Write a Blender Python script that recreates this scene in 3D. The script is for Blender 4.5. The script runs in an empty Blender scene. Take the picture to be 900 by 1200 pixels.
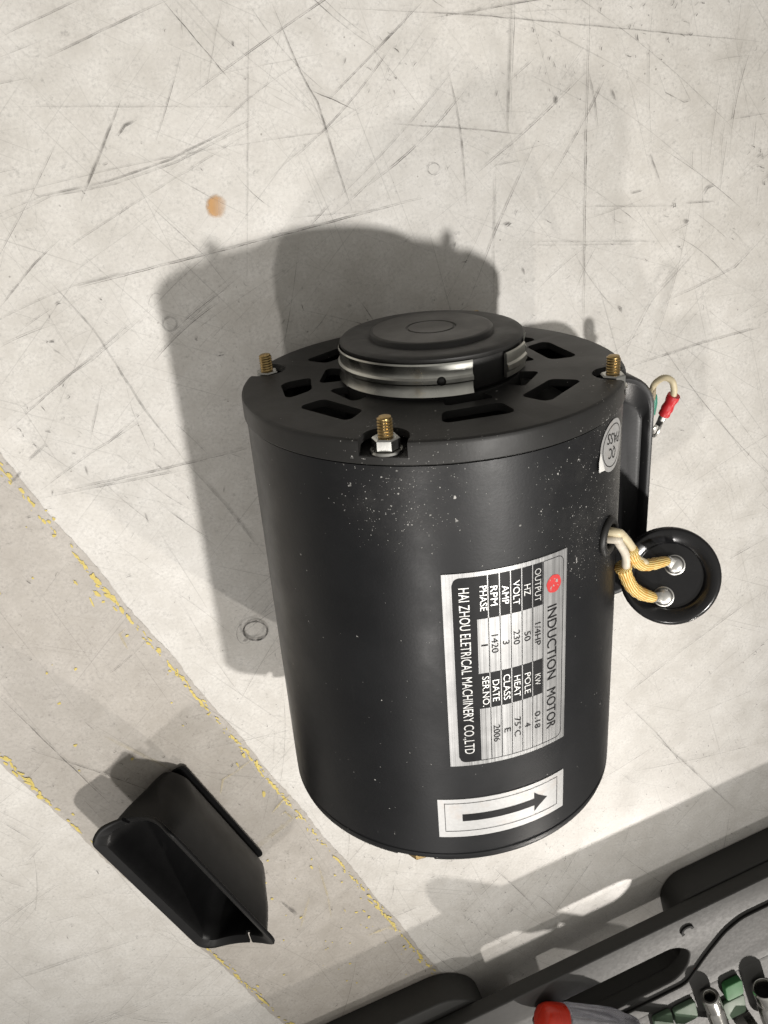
import bpy, bmesh, math, random
from mathutils import Vector, Matrix
random.seed(7)
PI = math.pi
sc = bpy.context.scene
COL = sc.collection

# ------------------------------------------------------------------ camera
CAM = Vector((-0.11175, 0.31095, 0.42739))
RIGHT = Vector((0.9587197, -0.0724365, 0.27497179))
UP = Vector((0.1825939, 0.89812503, -0.40003862))
BACK = Vector((-0.21798164, 0.43373308, 0.87427663))
FPX = 1050.0
cd = bpy.data.cameras.new('camera')
cam = bpy.data.objects.new('camera', cd)
COL.objects.link(cam)
cam.matrix_world = Matrix(((RIGHT.x, UP.x, BACK.x, CAM.x), (RIGHT.y, UP.y, BACK.y, CAM.y),
                           (RIGHT.z, UP.z, BACK.z, CAM.z), (0, 0, 0, 1)))
cd.sensor_fit = 'VERTICAL'
cd.sensor_height = 36.0
cd.sensor_width = 27.0
cd.lens = 36.0 * FPX / 1200.0
cd.clip_start = 0.01
cd.clip_end = 50
sc.camera = cam

# ------------------------------------------------------------------ room light
w = bpy.data.worlds.new('World')
sc.world = w
w.use_nodes = True
nt = w.node_tree
bg = nt.nodes['Background']
tc = nt.nodes.new('ShaderNodeTexCoord')
sp = nt.nodes.new('ShaderNodeSeparateXYZ')
nt.links.new(tc.outputs['Generated'], sp.inputs[0])
cr = nt.nodes.new('ShaderNodeValToRGB')
nt.links.new(sp.outputs['Z'], cr.inputs[0])
cr.color_ramp.elements[0].position = 0.0
cr.color_ramp.elements[0].color = (0.16, 0.15, 0.14, 1)
cr.color_ramp.elements[1].position = 1.0
cr.color_ramp.elements[1].color = (0.62, 0.60, 0.56, 1)
nt.links.new(cr.outputs[0], bg.inputs[0])
bg.inputs[1].default_value = 0.90

def lamp(name, base, slope, height, energy, radius, color):
    """ceiling lamp: slope = floor shift of a shadow per metre of height"""
    l = bpy.data.lights.new(name, 'POINT')
    l.energy = energy
    l.shadow_soft_size = radius
    l.color = color
    o = bpy.data.objects.new(name, l)
    o.location = (base[0] - slope[0] * height, base[1] - slope[1] * height, height)
    COL.objects.link(o)
    return o
def down_light(name, base, slope, height, energy, radius, color, aim, size):
    o = lamp(name, base, slope, height, energy, radius, color)
    l = bpy.data.lights.new(name, 'SPOT')
    l.energy = energy; l.shadow_soft_size = radius; l.color = color
    l.spot_size = math.radians(size); l.spot_blend = 1.0
    o2_ = bpy.data.objects.new(name, l)
    o2_.location = o.location
    o2_.rotation_euler = (Vector(o.location) - Vector(aim)).to_track_quat('Z', 'Y').to_euler()
    bpy.data.objects.remove(o)
    COL.objects.link(o2_)
down_light('ceiling_lamp', (0, 0.1), (-0.235, 0.25), 2.6, 282, 0.062, (1.0, 0.965, 0.92), (-0.07, 0.15, 0), 20)
lamp('ceiling_lamp', (0, 0.1), (0.50, 0.64), 3.0, 180, 0.08, (1.0, 0.96, 0.92))

# narrow spot added low behind the tool case, brightens the floor before it
sl = bpy.data.lights.new('added_case_spot', 'SPOT')
sl.energy = 105; sl.shadow_soft_size = 0.02; sl.color = (1.0, 0.94, 0.87)
sl.spot_size = math.radians(22); sl.spot_blend = 1.0
so = bpy.data.objects.new('added_case_spot', sl)
tgt = Vector((0.15, -0.235, 0.0)); dv = Vector((0.92, -1.80, 1.0)).normalized()
so.location = tgt + dv * 1.7
so.rotation_euler = dv.to_track_quat('Z', 'Y').to_euler()
COL.objects.link(so)

sc.view_settings.view_transform = 'Standard'
sc.view_settings.look = 'None'
sc.view_settings.exposure = 0.0
sc.view_settings.gamma = 1.0

# ------------------------------------------------------------------ pixel helpers (900 x 1200 photograph)
def ray(p):
    r = RIGHT * (p[0] - 450.0) + UP * (600.0 - p[1]) - BACK * FPX
    return r.normalized()
def on_z(p, z=0.0):
    r = ray(p)
    return CAM + r * ((z - CAM.z) / r.z)
def at_t(p, t):
    return CAM + ray(p) * t

# ------------------------------------------------------------------ materials
def new_mat(name):
    m = bpy.data.materials.new(name)
    m.use_nodes = True
    return m, m.node_tree, m.node_tree.nodes['Principled BSDF']
def node(t, typ, **kw):
    n = t.nodes.new(typ)
    for k, v in kw.items():
        setattr(n, k, v)
    return n
def objcoord(t, kind='Object', scale=(1, 1, 1), rot=(0, 0, 0)):
    c = node(t, 'ShaderNodeTexCoord')
    m = node(t, 'ShaderNodeMapping')
    m.inputs['Scale'].default_value = scale
    m.inputs['Rotation'].default_value = rot
    t.links.new(c.outputs[kind], m.inputs[0])
    return m.outputs[0]
def noise(t, vec, scale, detail=4, rough=0.55):
    n = node(t, 'ShaderNodeTexNoise')
    n.inputs['Scale'].default_value = scale
    n.inputs['Detail'].default_value = detail
    n.inputs['Roughness'].default_value = rough
    if vec is not None:
        t.links.new(vec, n.inputs['Vector'])
    return n.outputs['Fac']
def ramp(t, fac, stops):
    r = node(t, 'ShaderNodeValToRGB')
    el = r.color_ramp.elements
    while len(el) < len(stops):
        el.new(0.5)
    for e, (p, c) in zip(el, stops):
        e.position = p
        e.color = c if len(c) == 4 else (*c, 1)
    t.links.new(fac, r.inputs[0])
    return r.outputs[0]
def val(v):
    return (v, v, v, 1)
def mix(t, fac, a, b, blend='MIX'):
    n = node(t, 'ShaderNodeMix', data_type='RGBA', blend_type=blend)
    for s, x in ((n.inputs[0], fac), (n.inputs[6], a), (n.inputs[7], b)):
        if hasattr(x, 'is_linked') or isinstance(x, bpy.types.NodeSocket):
            t.links.new(x, s)
        elif isinstance(x, (int, float)):
            s.default_value = x
        else:
            s.default_value = x if len(x) == 4 else (*x, 1)
    return n.outputs[2]
def math_n(t, op, a, b=None, clamp=False):
    n = node(t, 'ShaderNodeMath', operation=op, use_clamp=clamp)
    for i, x in enumerate((a, b)):
        if x is None:
            continue
        if isinstance(x, (int, float)):
            n.inputs[i].default_value = x
        else:
            t.links.new(x, n.inputs[i])
    return n.outputs[0]
def bump(t, bs, height, strength=0.2, dist=0.001):
    b = node(t, 'ShaderNodeBump')
    b.inputs['Strength'].default_value = strength
    b.inputs['Distance'].default_value = dist
    t.links.new(height, b.inputs['Height'])
    t.links.new(b.outputs[0], bs.inputs['Normal'])

def plain(name, col, rough=0.5, metal=0.0, spec=0.5, nscale=300, var=0.15, bstr=0.05, coat=0.0, rvar=0.1):
    m, t, b = new_mat(name)
    v = objcoord(t)
    f = noise(t, v, nscale, 3)
    f2 = noise(t, v, nscale * 0.13, 3)
    c = mix(t, f, tuple(x * (1 - var) for x in col), tuple(min(1, x * (1 + var)) for x in col))
    c2 = mix(t, f2, tuple(x * (1 - var) for x in (1, 1, 1)), (1, 1, 1))
    c = mix(t, 1.0, c, c2, 'MULTIPLY')
    t.links.new(c, b.inputs['Base Color'])
    rr = ramp(t, f2, [(0.3, val(max(0.02, rough - rvar))), (0.7, val(min(1, rough + rvar)))])
    t.links.new(rr, b.inputs['Roughness'])
    b.inputs['Metallic'].default_value = metal
    b.inputs['Specular IOR Level'].default_value = spec
    b.inputs['Coat Weight'].default_value = coat
    if bstr:
        bump(t, b, f, bstr, 0.0005)
    return m

def speck_layer(t, v, scale, radius, keep, dens):
    """white dust specks: 1 inside a speck; keep = share of cells, dens = density socket"""
    vo = node(t, 'ShaderNodeTexVoronoi', feature='F1')
    vo.inputs['Scale'].default_value = scale
    wob = node(t, 'ShaderNodeTexNoise')
    wob.inputs['Scale'].default_value = scale * 1.7
    t.links.new(v, wob.inputs['Vector'])
    add = node(t, 'ShaderNodeVectorMath', operation='MULTIPLY_ADD')
    t.links.new(wob.outputs['Color'], add.inputs[0])
    add.inputs[1].default_value = (0.9 / scale,) * 3
    t.links.new(v, add.inputs[2])
    t.links.new(add.outputs[0], vo.inputs['Vector'])
    s = node(t, 'ShaderNodeSeparateColor')
    t.links.new(vo.outputs['Color'], s.inputs[0])
    thr = math_n(t, 'MULTIPLY', dens, keep)
    pick = math_n(t, 'LESS_THAN', s.outputs[0], thr)
    rad = math_n(t, 'MULTIPLY', s.outputs[1], radius)
    ins = math_n(t, 'LESS_THAN', vo.outputs['Distance'], rad)
    return math_n(t, 'MULTIPLY', pick, ins)

def near_spot(t, v, pos, r):
    d = node(t, 'ShaderNodeVectorMath', operation='DISTANCE')
    t.links.new(v, d.inputs[0])
    d.inputs[1].default_value = pos
    n = node(t, 'ShaderNodeMapRange')
    n.inputs['From Min'].default_value = r
    n.inputs['From Max'].default_value = r * 0.15
    t.links.new(d.outputs['Value'], n.inputs['Value'])
    return n.outputs[0]

def paint_black(name, dusty=True, col=(0.0070, 0.0074, 0.0084), rough=0.36):
    m, t, b = new_mat(name)
    v = objcoord(t)
    big = noise(t, v, 28, 5, 0.6)
    fine = noise(t, v, 900, 2)
    base = mix(t, ramp(t, big, [(0.35, val(0)), (0.7, val(1))]), col, tuple(c * 1.25 for c in col))
    # rubbed handling marks
    vs = objcoord(t, scale=(160, 9, 160), rot=(0.3, 0.5, 0.2))
    rub = ramp(t, noise(t, vs, 2.2, 4, 0.7), [(0.62, val(0)), (0.8, val(1))])
    base = mix(t, math_n(t, 'MULTIPLY', rub, 0.12), base, (0.035, 0.034, 0.032))
    if dusty:
        d1 = near_spot(t, v, (-0.035, 0.182, 0.150), 0.034)
        d2 = near_spot(t, v, (0.042, 0.16, 0.15), 0.042)
        d3 = near_spot(t, v, (0.062, 0.185, 0.13), 0.03)
        cl = ramp(t, noise(t, v, 70, 4, 0.7), [(0.45, val(0)), (0.72, val(1))])
        dens = math_n(t, 'ADD', math_n(t, 'ADD', d1, d2), math_n(t, 'MULTIPLY', d3, 1.0))
        dens = math_n(t, 'MULTIPLY', dens, math_n(t, 'ADD', cl, 0.35))
        dens = math_n(t, 'ADD', dens, math_n(t, 'MULTIPLY', cl, 0.05))
        s1 = speck_layer(t, v, 1900, 0.40, 0.30, dens)
        s2 = speck_layer(t, v, 800, 0.34, 0.13, math_n(t, 'ADD', dens, 0.03))
        s3 = speck_layer(t, v, 300, 0.28, 0.04, math_n(t, 'ADD', dens, 0.16))
        sp_ = math_n(t, 'MAXIMUM', s1, math_n(t, 'MAXIMUM', s2, s3))
        tone = ramp(t, noise(t, v, 400, 1), [(0.3, (0.10, 0.10, 0.095)), (0.75, (0.46, 0.45, 0.43))])
        base = mix(t, sp_, base, tone)
        film = math_n(t, 'MULTIPLY', math_n(t, 'MULTIPLY', dens, noise(t, v, 1800, 2)), 0.10, True)
        base = mix(t, film, base, (0.30, 0.29, 0.27))
    t.links.new(base, b.inputs['Base Color'])
    rg = ramp(t, noise(t, v, 45, 5, 0.65), [(0.3, val(rough - 0.03)), (0.7, val(rough + 0.06))])
    if dusty:
        rg = mix(t, sp_, rg, val(0.9))
    hz = ramp(t, noise(t, v, 14, 6, 0.7), [(0.38, val(0.0)), (0.70, val(0.09))])
    rg = mix(t, 1.0, rg, hz, 'ADD')
    t.links.new(rg, b.inputs['Roughness'])
    b.inputs['Specular IOR Level'].default_value = 0.27
    bump(t, b, fine, 0.06, 0.0004)
    return m

M = {}
M['paint'] = paint_black('motor_black_paint')
M['lid_paint'] = paint_black('cover_black_paint', True, (0.0165, 0.0162, 0.0157), 0.42)
M['tray_paint'] = paint_black('bracket_black_paint', True, (0.022, 0.022, 0.023), 0.30)
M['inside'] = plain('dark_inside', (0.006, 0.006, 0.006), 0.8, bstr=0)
M['rubber'] = plain('mount_rubber', (0.016, 0.0155, 0.0148), 0.52, var=0.25, nscale=500, bstr=0.08)
M['rubber_pad'] = plain('worn_rubber', (0.036, 0.034, 0.031), 0.45, var=0.25, nscale=400, bstr=0.08)
M['brass'] = plain('yellow_zinc', (0.42, 0.30, 0.135), 0.34, 1.0, var=0.25, nscale=900)
M['zinc'] = plain('zinc_plate', (0.60, 0.60, 0.57), 0.30, 1.0, var=0.18, nscale=260, rvar=0.12)
M['band'] = plain('clamp_zinc', (0.56, 0.56, 0.52), 0.28, 1.0, var=0.3, nscale=160, rvar=0.12)
M['bakelite'] = plain('capacitor_plastic', (0.010, 0.010, 0.011), 0.20, var=0.2, nscale=600, bstr=0.05)
M['cover'] = plain('cover_plastic', (0.0036, 0.0036, 0.0038), 0.42, spec=0.19, var=0.1, nscale=900, bstr=0.05, rvar=0.03)
M['tin'] = plain('tinned_metal', (0.66, 0.65, 0.62), 0.38, 1.0, var=0.12)
M['wire'] = plain('cream_insulation', (0.66, 0.57, 0.38), 0.45, var=0.25, nscale=260)
M['wire_white'] = plain('pale_insulation', (0.66, 0.60, 0.50), 0.45, var=0.25, nscale=260)
M['red_sleeve'] = plain('red_crimp', (0.52, 0.022, 0.028), 0.35, var=0.15)
M['green_wire'] = plain('green_insulation', (0.03, 0.22, 0.15), 0.4)
M['case'] = plain('case_plastic', (0.022, 0.0215, 0.0195), 0.62, var=0.06, nscale=2500, bstr=0.0, rvar=0.03)
M['case_tray'] = plain('tray_plastic', (0.022, 0.0215, 0.0195), 0.62, var=0.06, nscale=2500, bstr=0.0, rvar=0.03)
M['green'] = plain('green_insert', (0.040, 0.18, 0.055), 0.7, var=0.3, nscale=200)
M['green_pale'] = plain('pale_green_insert', (0.10, 0.16, 0.10), 0.7, var=0.25, nscale=200)
M['chrome'] = plain('socket_chrome', (0.66, 0.65, 0.62), 0.20, 1.0, var=0.1, nscale=300)
M['red'] = plain('red_plastic', (0.62, 0.035, 0.015), 0.28, var=0.12)
M['print'] = plain('black_print', (0.010, 0.010, 0.011), 0.45, spec=0.2, var=0.3, nscale=900, bstr=0.0)
M['red_print'] = plain('red_print', (0.62, 0.045, 0.045), 0.42, var=0.3, nscale=1400, bstr=0)
M['paper'] = plain('paper_edge', (0.78, 0.77, 0.74), 0.7, bstr=0)
M['yellow'] = plain('yellow_tape_residue', (0.60, 0.48, 0.13), 0.65, var=0.3, nscale=500, bstr=0.15)
M['silver_text'] = plain('silver_lettering', (0.74, 0.74, 0.72), 0.36, 0.75, var=0.08, bstr=0)

# clear handle plastic
m, t, b = new_mat('clear_handle')
b.inputs['Base Color'].default_value = (0.72, 0.72, 0.80, 1)
b.inputs['Roughness'].default_value = 0.12
b.inputs['Transmission Weight'].default_value = 0.75
b.inputs['IOR'].default_value = 1.46
t.links.new(ramp(t, noise(t, objcoord(t), 120, 3), [(0.3, (0.55, 0.55, 0.62)), (0.7, (0.82, 0.82, 0.88))]), b.inputs['Base Color'])
M['clear'] = m

# brushed aluminium plate (grain runs along the motor axis)
m, t, b = new_mat('brushed_plate')
v = objcoord(t, scale=(1800, 14, 1800))
g = noise(t, v, 1.0, 3, 0.6)
v2 = objcoord(t)
st = ramp(t, noise(t, v2, 60, 5, 0.65), [(0.35, val(0.74)), (0.68, val(1.0))])
c = mix(t, g, (0.33, 0.33, 0.33), (0.56, 0.56, 0.555))
c = mix(t, 1.0, c, st, 'MULTIPLY')
t.links.new(c, b.inputs['Base Color'])
b.inputs['Metallic'].default_value = 0.7
t.links.new(ramp(t, g, [(0.3, val(0.30)), (0.7, val(0.5))]), b.inputs['Roughness'])
bump(t, b, g, 0.15, 0.0002)
M['plate'] = m
# silver foil labels with faint brown smears
m, t, b = new_mat('foil_label')
v2 = objcoord(t)
sm = ramp(t, noise(t, v2, 110, 5, 0.7), [(0.52, val(0)), (0.78, val(1))])
c = mix(t, noise(t, v2, 700, 2), (0.42, 0.42, 0.415), (0.55, 0.55, 0.545))
c = mix(t, math_n(t, 'MULTIPLY', sm, 0.5), c, (0.46, 0.37, 0.31))
t.links.new(c, b.inputs['Base Color'])
b.inputs['Metallic'].default_value = 0.5
b.inputs['Roughness'].default_value = 0.45
M['foil'] = m
# braided yellow sleeving, stripes run along it (u goes round the tube)
m, t, b = new_mat('yellow_braid')
uv = node(t, 'ShaderNodeTexCoord').outputs['UV']
sx = node(t, 'ShaderNodeSeparateXYZ')
t.links.new(uv, sx.inputs[0])
wv = math_n(t, 'SINE', math_n(t, 'MULTIPLY', sx.outputs[0], 2 * PI * 17))
br = math_n(t, 'SINE', math_n(t, 'MULTIPLY', sx.outputs[1], 5200))
k = ramp(t, math_n(t, 'ADD', math_n(t, 'MULTIPLY', wv, 0.5), 0.5), [(0.35, (0.42, 0.22, 0.03)), (0.6, (0.80, 0.68, 0.30))])
k = mix(t, ramp(t, noise(t, objcoord(t), 240, 3), [(0.45, val(0)), (0.75, val(0.8))]), k, (0.62, 0.26, 0.02))
t.links.new(k, b.inputs['Base Color'])
b.inputs['Roughness'].default_value = 0.55
bump(t, b, math_n(t, 'ADD', wv, math_n(t, 'MULTIPLY', br, 0.4)), 0.3, 0.0003)
M['braid'] = m

# floor: pale sealed concrete
def concrete(name, tint):
    m, t, b = new_mat(name)
    v = objcoord(t)
    big = noise(t, v, 5.5, 4, 0.55)
    mid = noise(t, v, 38, 6, 0.62)
    fine = noise(t, v, 620, 4, 0.75)
    patch = noise(t, v, 95, 5, 0.7)
    speck = noise(t, v, 260, 5, 0.8)
    c = mix(t, ramp(t, mid, [(0.30, val(0)), (0.70, val(1))]), (0.51, 0.492, 0.462), (0.620, 0.605, 0.578))
    c = mix(t, 1.0, c, ramp(t, big, [(0.30, (0.92, 0.91, 0.89)), (0.7, (1.0, 1.0, 1.0))]), 'MULTIPLY')
    c = mix(t, 1.0, c, mix(t, ramp(t, patch, [(0.38, val(0.25)), (0.62, val(1))]), val(1.0), ramp(t, fine, [(0.32, val(0.74)), (0.50, val(0.96)), (0.68, val(1.07))])), 'MULTIPLY')
    c = mix(t, 1.0, c, ramp(t, speck, [(0.30, val(0.70)), (0.42, val(1.0)), (0.66, val(1.0)), (0.74, val(1.10))]), 'MULTIPLY')
    c = mix(t, 1.0, c, ramp(t, patch, [(0.34, (0.90, 0.895, 0.885)), (0.60, (1, 1, 1))]), 'MULTIPLY')
    # faint fine scuffs in three directions
    for rot, sx_, off in ((0.45, 7, 0.0), (1.25, 6, 3.1), (2.35, 8, 7.7), (0.9, 5, 11.0)):
        tcx = node(t, 'ShaderNodeTexCoord')
        mp = node(t, 'ShaderNodeMapping')
        mp.inputs['Rotation'].default_value = (0, 0, rot)
        t.links.new(tcx.outputs['Object'], mp.inputs[0])
        m2 = node(t, 'ShaderNodeMapping')
        m2.inputs['Scale'].default_value = (sx_, 900, 1)
        m2.inputs['Location'].default_value = (off, off * 3, 0)
        t.links.new(mp.outputs[0], m2.inputs[0])
        nz = noise(t, m2.outputs[0], 1.0, 2, 0.5)
        sc_ = ramp(t, nz, [(0.66, val(1.0)), (0.74, val(0.80))])
        c = mix(t, 1.0, c, sc_, 'MULTIPLY')
    # tiny dark pits
    vo = node(t, 'ShaderNodeTexVoronoi', feature='F1')
    vo.inputs['Scale'].default_value = 170
    t.links.new(v, vo.inputs['Vector'])
    s = node(t, 'ShaderNodeSeparateColor')
    t.links.new(vo.outputs['Color'], s.inputs[0])
    pit = math_n(t, 'MULTIPLY', math_n(t, 'LESS_THAN', s.outputs[0], 0.12),
                 math_n(t, 'LESS_THAN', vo.outputs['Distance'], math_n(t, 'MULTIPLY', s.outputs[1], 0.10)))
    c = mix(t, math_n(t, 'MULTIPLY', pit, 0.6), c, (0.16, 0.15, 0.13))
    c = mix(t, 1.0, c, tint, 'MULTIPLY')
    t.links.new(c, b.inputs['Base Color'])
    rr = ramp(t, noise(t, v, 24, 5, 0.6), [(0.3, val(0.34)), (0.7, val(0.52))])
    t.links.new(rr, b.inputs['Roughness'])
    b.inputs['Specular IOR Level'].default_value = 0.4
    return m
M['floor'] = concrete('sealed_concrete', (1, 1, 1))
M['strip'] = concrete('shaded_taped_concrete', (0.70, 0.675, 0.65))  # worn strip's own tint, darkened further to carry a soft shadow

# dark scratch ribbons: alpha from a vertex colour attribute (how deep the scratch is)
def mark_mat(name, col, lo=0.25):
    m, t, b = new_mat(name)
    a = node(t, 'ShaderNodeAttribute', attribute_name='depth')
    v = objcoord(t)
    br = ramp(t, noise(t, v, 160, 4, 0.7), [(0.36, val(lo)), (0.62, val(1.0))])
    al = math_n(t, 'MULTIPLY', a.outputs['Fac'], br)
    b.inputs['Base Color'].default_value = (*col, 1)
    b.inputs['Roughness'].default_value = 0.6
    t.links.new(al, b.inputs['Alpha'])
    return m
M['scratch'] = mark_mat('scratch_dirt', (0.06, 0.054, 0.046))
M['scuff'] = mark_mat('scuff_rubber', (0.030, 0.027, 0.023), 0.6)
M['old_adhesive'] = mark_mat('old_adhesive', (0.50, 0.40, 0.14), 0.2)
m, t, b = new_mat('rust_stain')
g = node(t, 'ShaderNodeTexGradient', gradient_type='SPHERICAL')
t.links.new(objcoord(t, 'UV', (1, 1, 1), (0, 0, 0)), g.inputs[0])
nz = noise(t, objcoord(t), 350, 4)
b.inputs['Base Color'].default_value = (0.52, 0.27, 0.075, 1)
b.inputs['Roughness'].default_value = 0.6
gg_ = math_n(t, 'ADD', g.outputs['Fac'], math_n(t, 'MULTIPLY', math_n(t, 'SUBTRACT', nz, 0.5), 0.55))
ux = node(t, 'ShaderNodeSeparateXYZ'); t.links.new(node(t, 'ShaderNodeTexCoord').outputs['UV'], ux.inputs[0])
fade = ramp(t, math_n(t, 'ADD', math_n(t, 'MULTIPLY', ux.outputs[0], 0.5), 0.5), [(0.30, val(1.0)), (0.95, val(0.12))])
t.links.new(math_n(t, 'MULTIPLY', ramp(t, gg_, [(0.14, val(0)), (0.40, val(0.75))]), fade), b.inputs['Alpha'])
M['stain'] = m

# ------------------------------------------------------------------ object helpers
def tag(o, label=None, cat=None, group=None, kind=None):
    if label: o['label'] = label
    if cat: o['category'] = cat
    if group: o['group'] = group
    if kind: o['kind'] = kind
    return o
def empty(name, loc, label, cat, group=None):
    o = bpy.data.objects.new(name, None)
    o.location = loc
    o.empty_display_size = 0.02
    COL.objects.link(o)
    tag(o, label, cat, group)
    return o
def world_loc(o):
    p = Vector((0, 0, 0))
    while o:
        p += o.location
        o = o.parent
    return p
def link(name, me, mat=None, parent=None, smooth=None, mats=None):
    """mesh in world coordinates -> object under parent"""
    o = bpy.data.objects.new(name, me)
    COL.objects.link(o)
    if mat and not me.materials:
        me.materials.append(mat)
    if parent:
        o.parent = parent
        o.location = -world_loc(parent)
    if smooth is not None:
        shade(me, smooth)
    return o
def shade(me, deg):
    for p in me.polygons:
        p.use_smooth = True
    if deg < 180:
        bm = bmesh.new(); bm.from_mesh(me)
        lim = math.radians(deg)
        for e in bm.edges:
            if len(e.link_faces) == 2:
                e.smooth = e.calc_face_angle(0) < lim
        bm.to_mesh(me); bm.free()
def mesh(verts, faces, name='m'):
    me = bpy.data.meshes.new(name)
    me.from_pydata([tuple(v) for v in verts], [], faces)
    bm = bmesh.new(); bm.from_mesh(me)
    bmesh.ops.recalc_face_normals(bm, faces=bm.faces)
    bm.to_mesh(me); bm.free()
    return me
class MB:
    def __init__(self):
        self.v = []; self.f = []
    def add(self, verts, faces):
        n = len(self.v)
        self.v += [Vector(x) for x in verts]
        self.f += [[i + n for i in f] for f in faces]
    def loft(self, loops, cap0=True, cap1=True, closed=True, ring=False):
        n = len(loops[0]); vs = [p for l in loops for p in l]; fs = []
        L = len(loops)
        for i in range(L if ring else L - 1):
            a = i * n; b_ = ((i + 1) % L) * n
            for k in range(n if closed else n - 1):
                k2 = (k + 1) % n
                fs.append([a + k, a + k2, b_ + k2, b_ + k])
        if cap0 and not ring: fs.append(list(range(n))[::-1])
        if cap1 and not ring: fs.append([(L - 1) * n + k for k in range(n)])
        self.add(vs, fs)
    def lathe(self, prof, org, ax, u, v, seg=64, a0=0.0, a1=360.0, closed_prof=False):
        """prof: list of (r, h) ; axis ax through org"""
        org = Vector(org); full = abs(a1 - a0) >= 359.9
        ns = seg if full else seg + 1
        loops = []
        for i in range(ns):
            a = math.radians(a0 + (a1 - a0) * i / seg)
            d = u * math.cos(a) + v * math.sin(a)
            loops.append([org + d * r + ax * h for r, h in prof])
        n = len(prof); vs = [p for l in loops for p in l]; fs = []
        for i in range(ns if full else ns - 1):
            A = i * n; B = ((i + 1) % ns) * n
            for k in range(n if closed_prof else n - 1):
                k2 = (k + 1) % n
                fs.append([A + k, A + k2, B + k2, B + k])
        if not full and closed_prof:
            fs.append(list(range(n))); fs.append([(ns - 1) * n + k for k in range(n)][::-1])
        self.add(vs, fs)
    def box(self, c, ax, ay, az, sx, sy, sz):
        c = Vector(c)
        vs = [c + ax * (sx * i) + ay * (sy * j) + az * (sz * k) for i in (-.5, .5) for j in (-.5, .5) for k in (-.5, .5)]
        self.add(vs, [[0, 1, 3, 2], [4, 6, 7, 5], [0, 4, 5, 1], [2, 3, 7, 6], [0, 2, 6, 4], [1, 5, 7, 3]])
    def me(self, name='m', weld=True):
        me = mesh(self.v, self.f, name)
        if weld:
            bm = bmesh.new(); bm.from_mesh(me)
            bmesh.ops.remove_doubles(bm, verts=bm.verts, dist=1e-6)
            bmesh.ops.dissolve_degenerate(bm, edges=bm.edges, dist=1e-7)
            bmesh.ops.recalc_face_normals(bm, faces=bm.faces)
            bm.to_mesh(me); bm.free()
        return me
def spline(pts, n=8):
    pts = [Vector(p) for p in pts]; out = []
    P = [pts[0] * 2 - pts[1]] + pts + [pts[-1] * 2 - pts[-2]]
    for i in range(1, len(P) - 2):
        for k in range(n):
            t = k / n
            out.append(0.5 * ((2 * P[i]) + (-P[i-1] + P[i+1]) * t + (2*P[i-1] - 5*P[i] + 4*P[i+1] - P[i+2]) * t*t
                              + (-P[i-1] + 3*P[i] - 3*P[i+1] + P[i+2]) * t**3))
    out.append(pts[-1])
    return out
def tube_me(path, rad, seg=14, hollow=0.0):
    """tube with UV (u round, v metres along); rad float or list"""
    n = len(path); loops = []; dist = [0.0]
    up = Vector((0.31, 0.2, 0.93))
    for i, p in enumerate(path):
        d = (path[min(i+1, n-1)] - path[max(i-1, 0)]).normalized()
        if i: dist.append(dist[-1] + (p - path[i-1]).length)
        u = (up - d * up.dot(d)).normalized(); up = u
        v = d.cross(u)
        r = rad[i] if isinstance(rad, (list, tuple)) else rad
        loops.append([p + (u * math.cos(2*PI*k/seg) + v * math.sin(2*PI*k/seg)) * r for k in range(seg)])
    b = MB(); b.loft(loops)
    me = bpy.data.meshes.new('m')
    me.from_pydata([tuple(x) for x in b.v], [], b.f)
    uvl = me.uv_layers.new(name='UVMap')
    for p in me.polygons:
        ks = [l for l in p.loop_indices]
        for li in ks:
            vi = me.loops[li].vertex_index
            k = vi % seg; i = vi // seg
            uu = k / seg
            if len(ks) == 4 and k == 0 and any(me.loops[q].vertex_index % seg == seg - 1 for q in ks):
                uu = 1.0
            uvl.data[li].uv = (uu, dist[min(i, n-1)])
    bm = bmesh.new(); bm.from_mesh(me); bmesh.ops.recalc_face_normals(bm, faces=bm.faces); bm.to_mesh(me); bm.free()
    return me
def curve_mesh(splines, extrude, bevel=0.0, res=2):
    """flat outlines (first = outer, rest holes) -> solid plate, z from -extrude-bevel to +"""
    cu = bpy.data.curves.new('c', 'CURVE'); cu.dimensions = '2D'; cu.fill_mode = 'BOTH'
    cu.extrude = extrude; cu.bevel_depth = bevel; cu.bevel_resolution = res
    for pts in splines:
        s = cu.splines.new('POLY'); s.points.add(len(pts) - 1); s.use_cyclic_u = True
        for q, p in zip(s.points, pts): q.co = (p[0], p[1], 0, 1)
    o = bpy.data.objects.new('tmp', cu); COL.objects.link(o)
    dg = bpy.context.evaluated_depsgraph_get(); dg.update()
    me = bpy.data.meshes.new_from_object(o.evaluated_get(dg))
    bpy.data.objects.remove(o); bpy.data.curves.remove(cu)
    bm = bmesh.new(); bm.from_mesh(me)
    bmesh.ops.remove_doubles(bm, verts=bm.verts, dist=1e-7)
    bm.to_mesh(me); bm.free()
    return me
def xform(me, fn):
    for v in me.vertices: v.co = fn(v.co.copy())
    me.update()
    return me
def boolean(me, cutters, op='DIFFERENCE'):
    a = bpy.data.objects.new('a', me); COL.objects.link(a); tmp = [a]
    for c in cutters:
        o = bpy.data.objects.new('b', c); COL.objects.link(o); tmp.append(o)
        md = a.modifiers.new('b', 'BOOLEAN'); md.operation = op; md.object = o; md.solver = 'EXACT'
    dg = bpy.context.evaluated_depsgraph_get(); dg.update()
    r = bpy.data.meshes.new_from_object(a.evaluated_get(dg))
    for o in tmp: bpy.data.objects.remove(o)
    r.materials.clear()
    return r
_tx = {}
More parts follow.
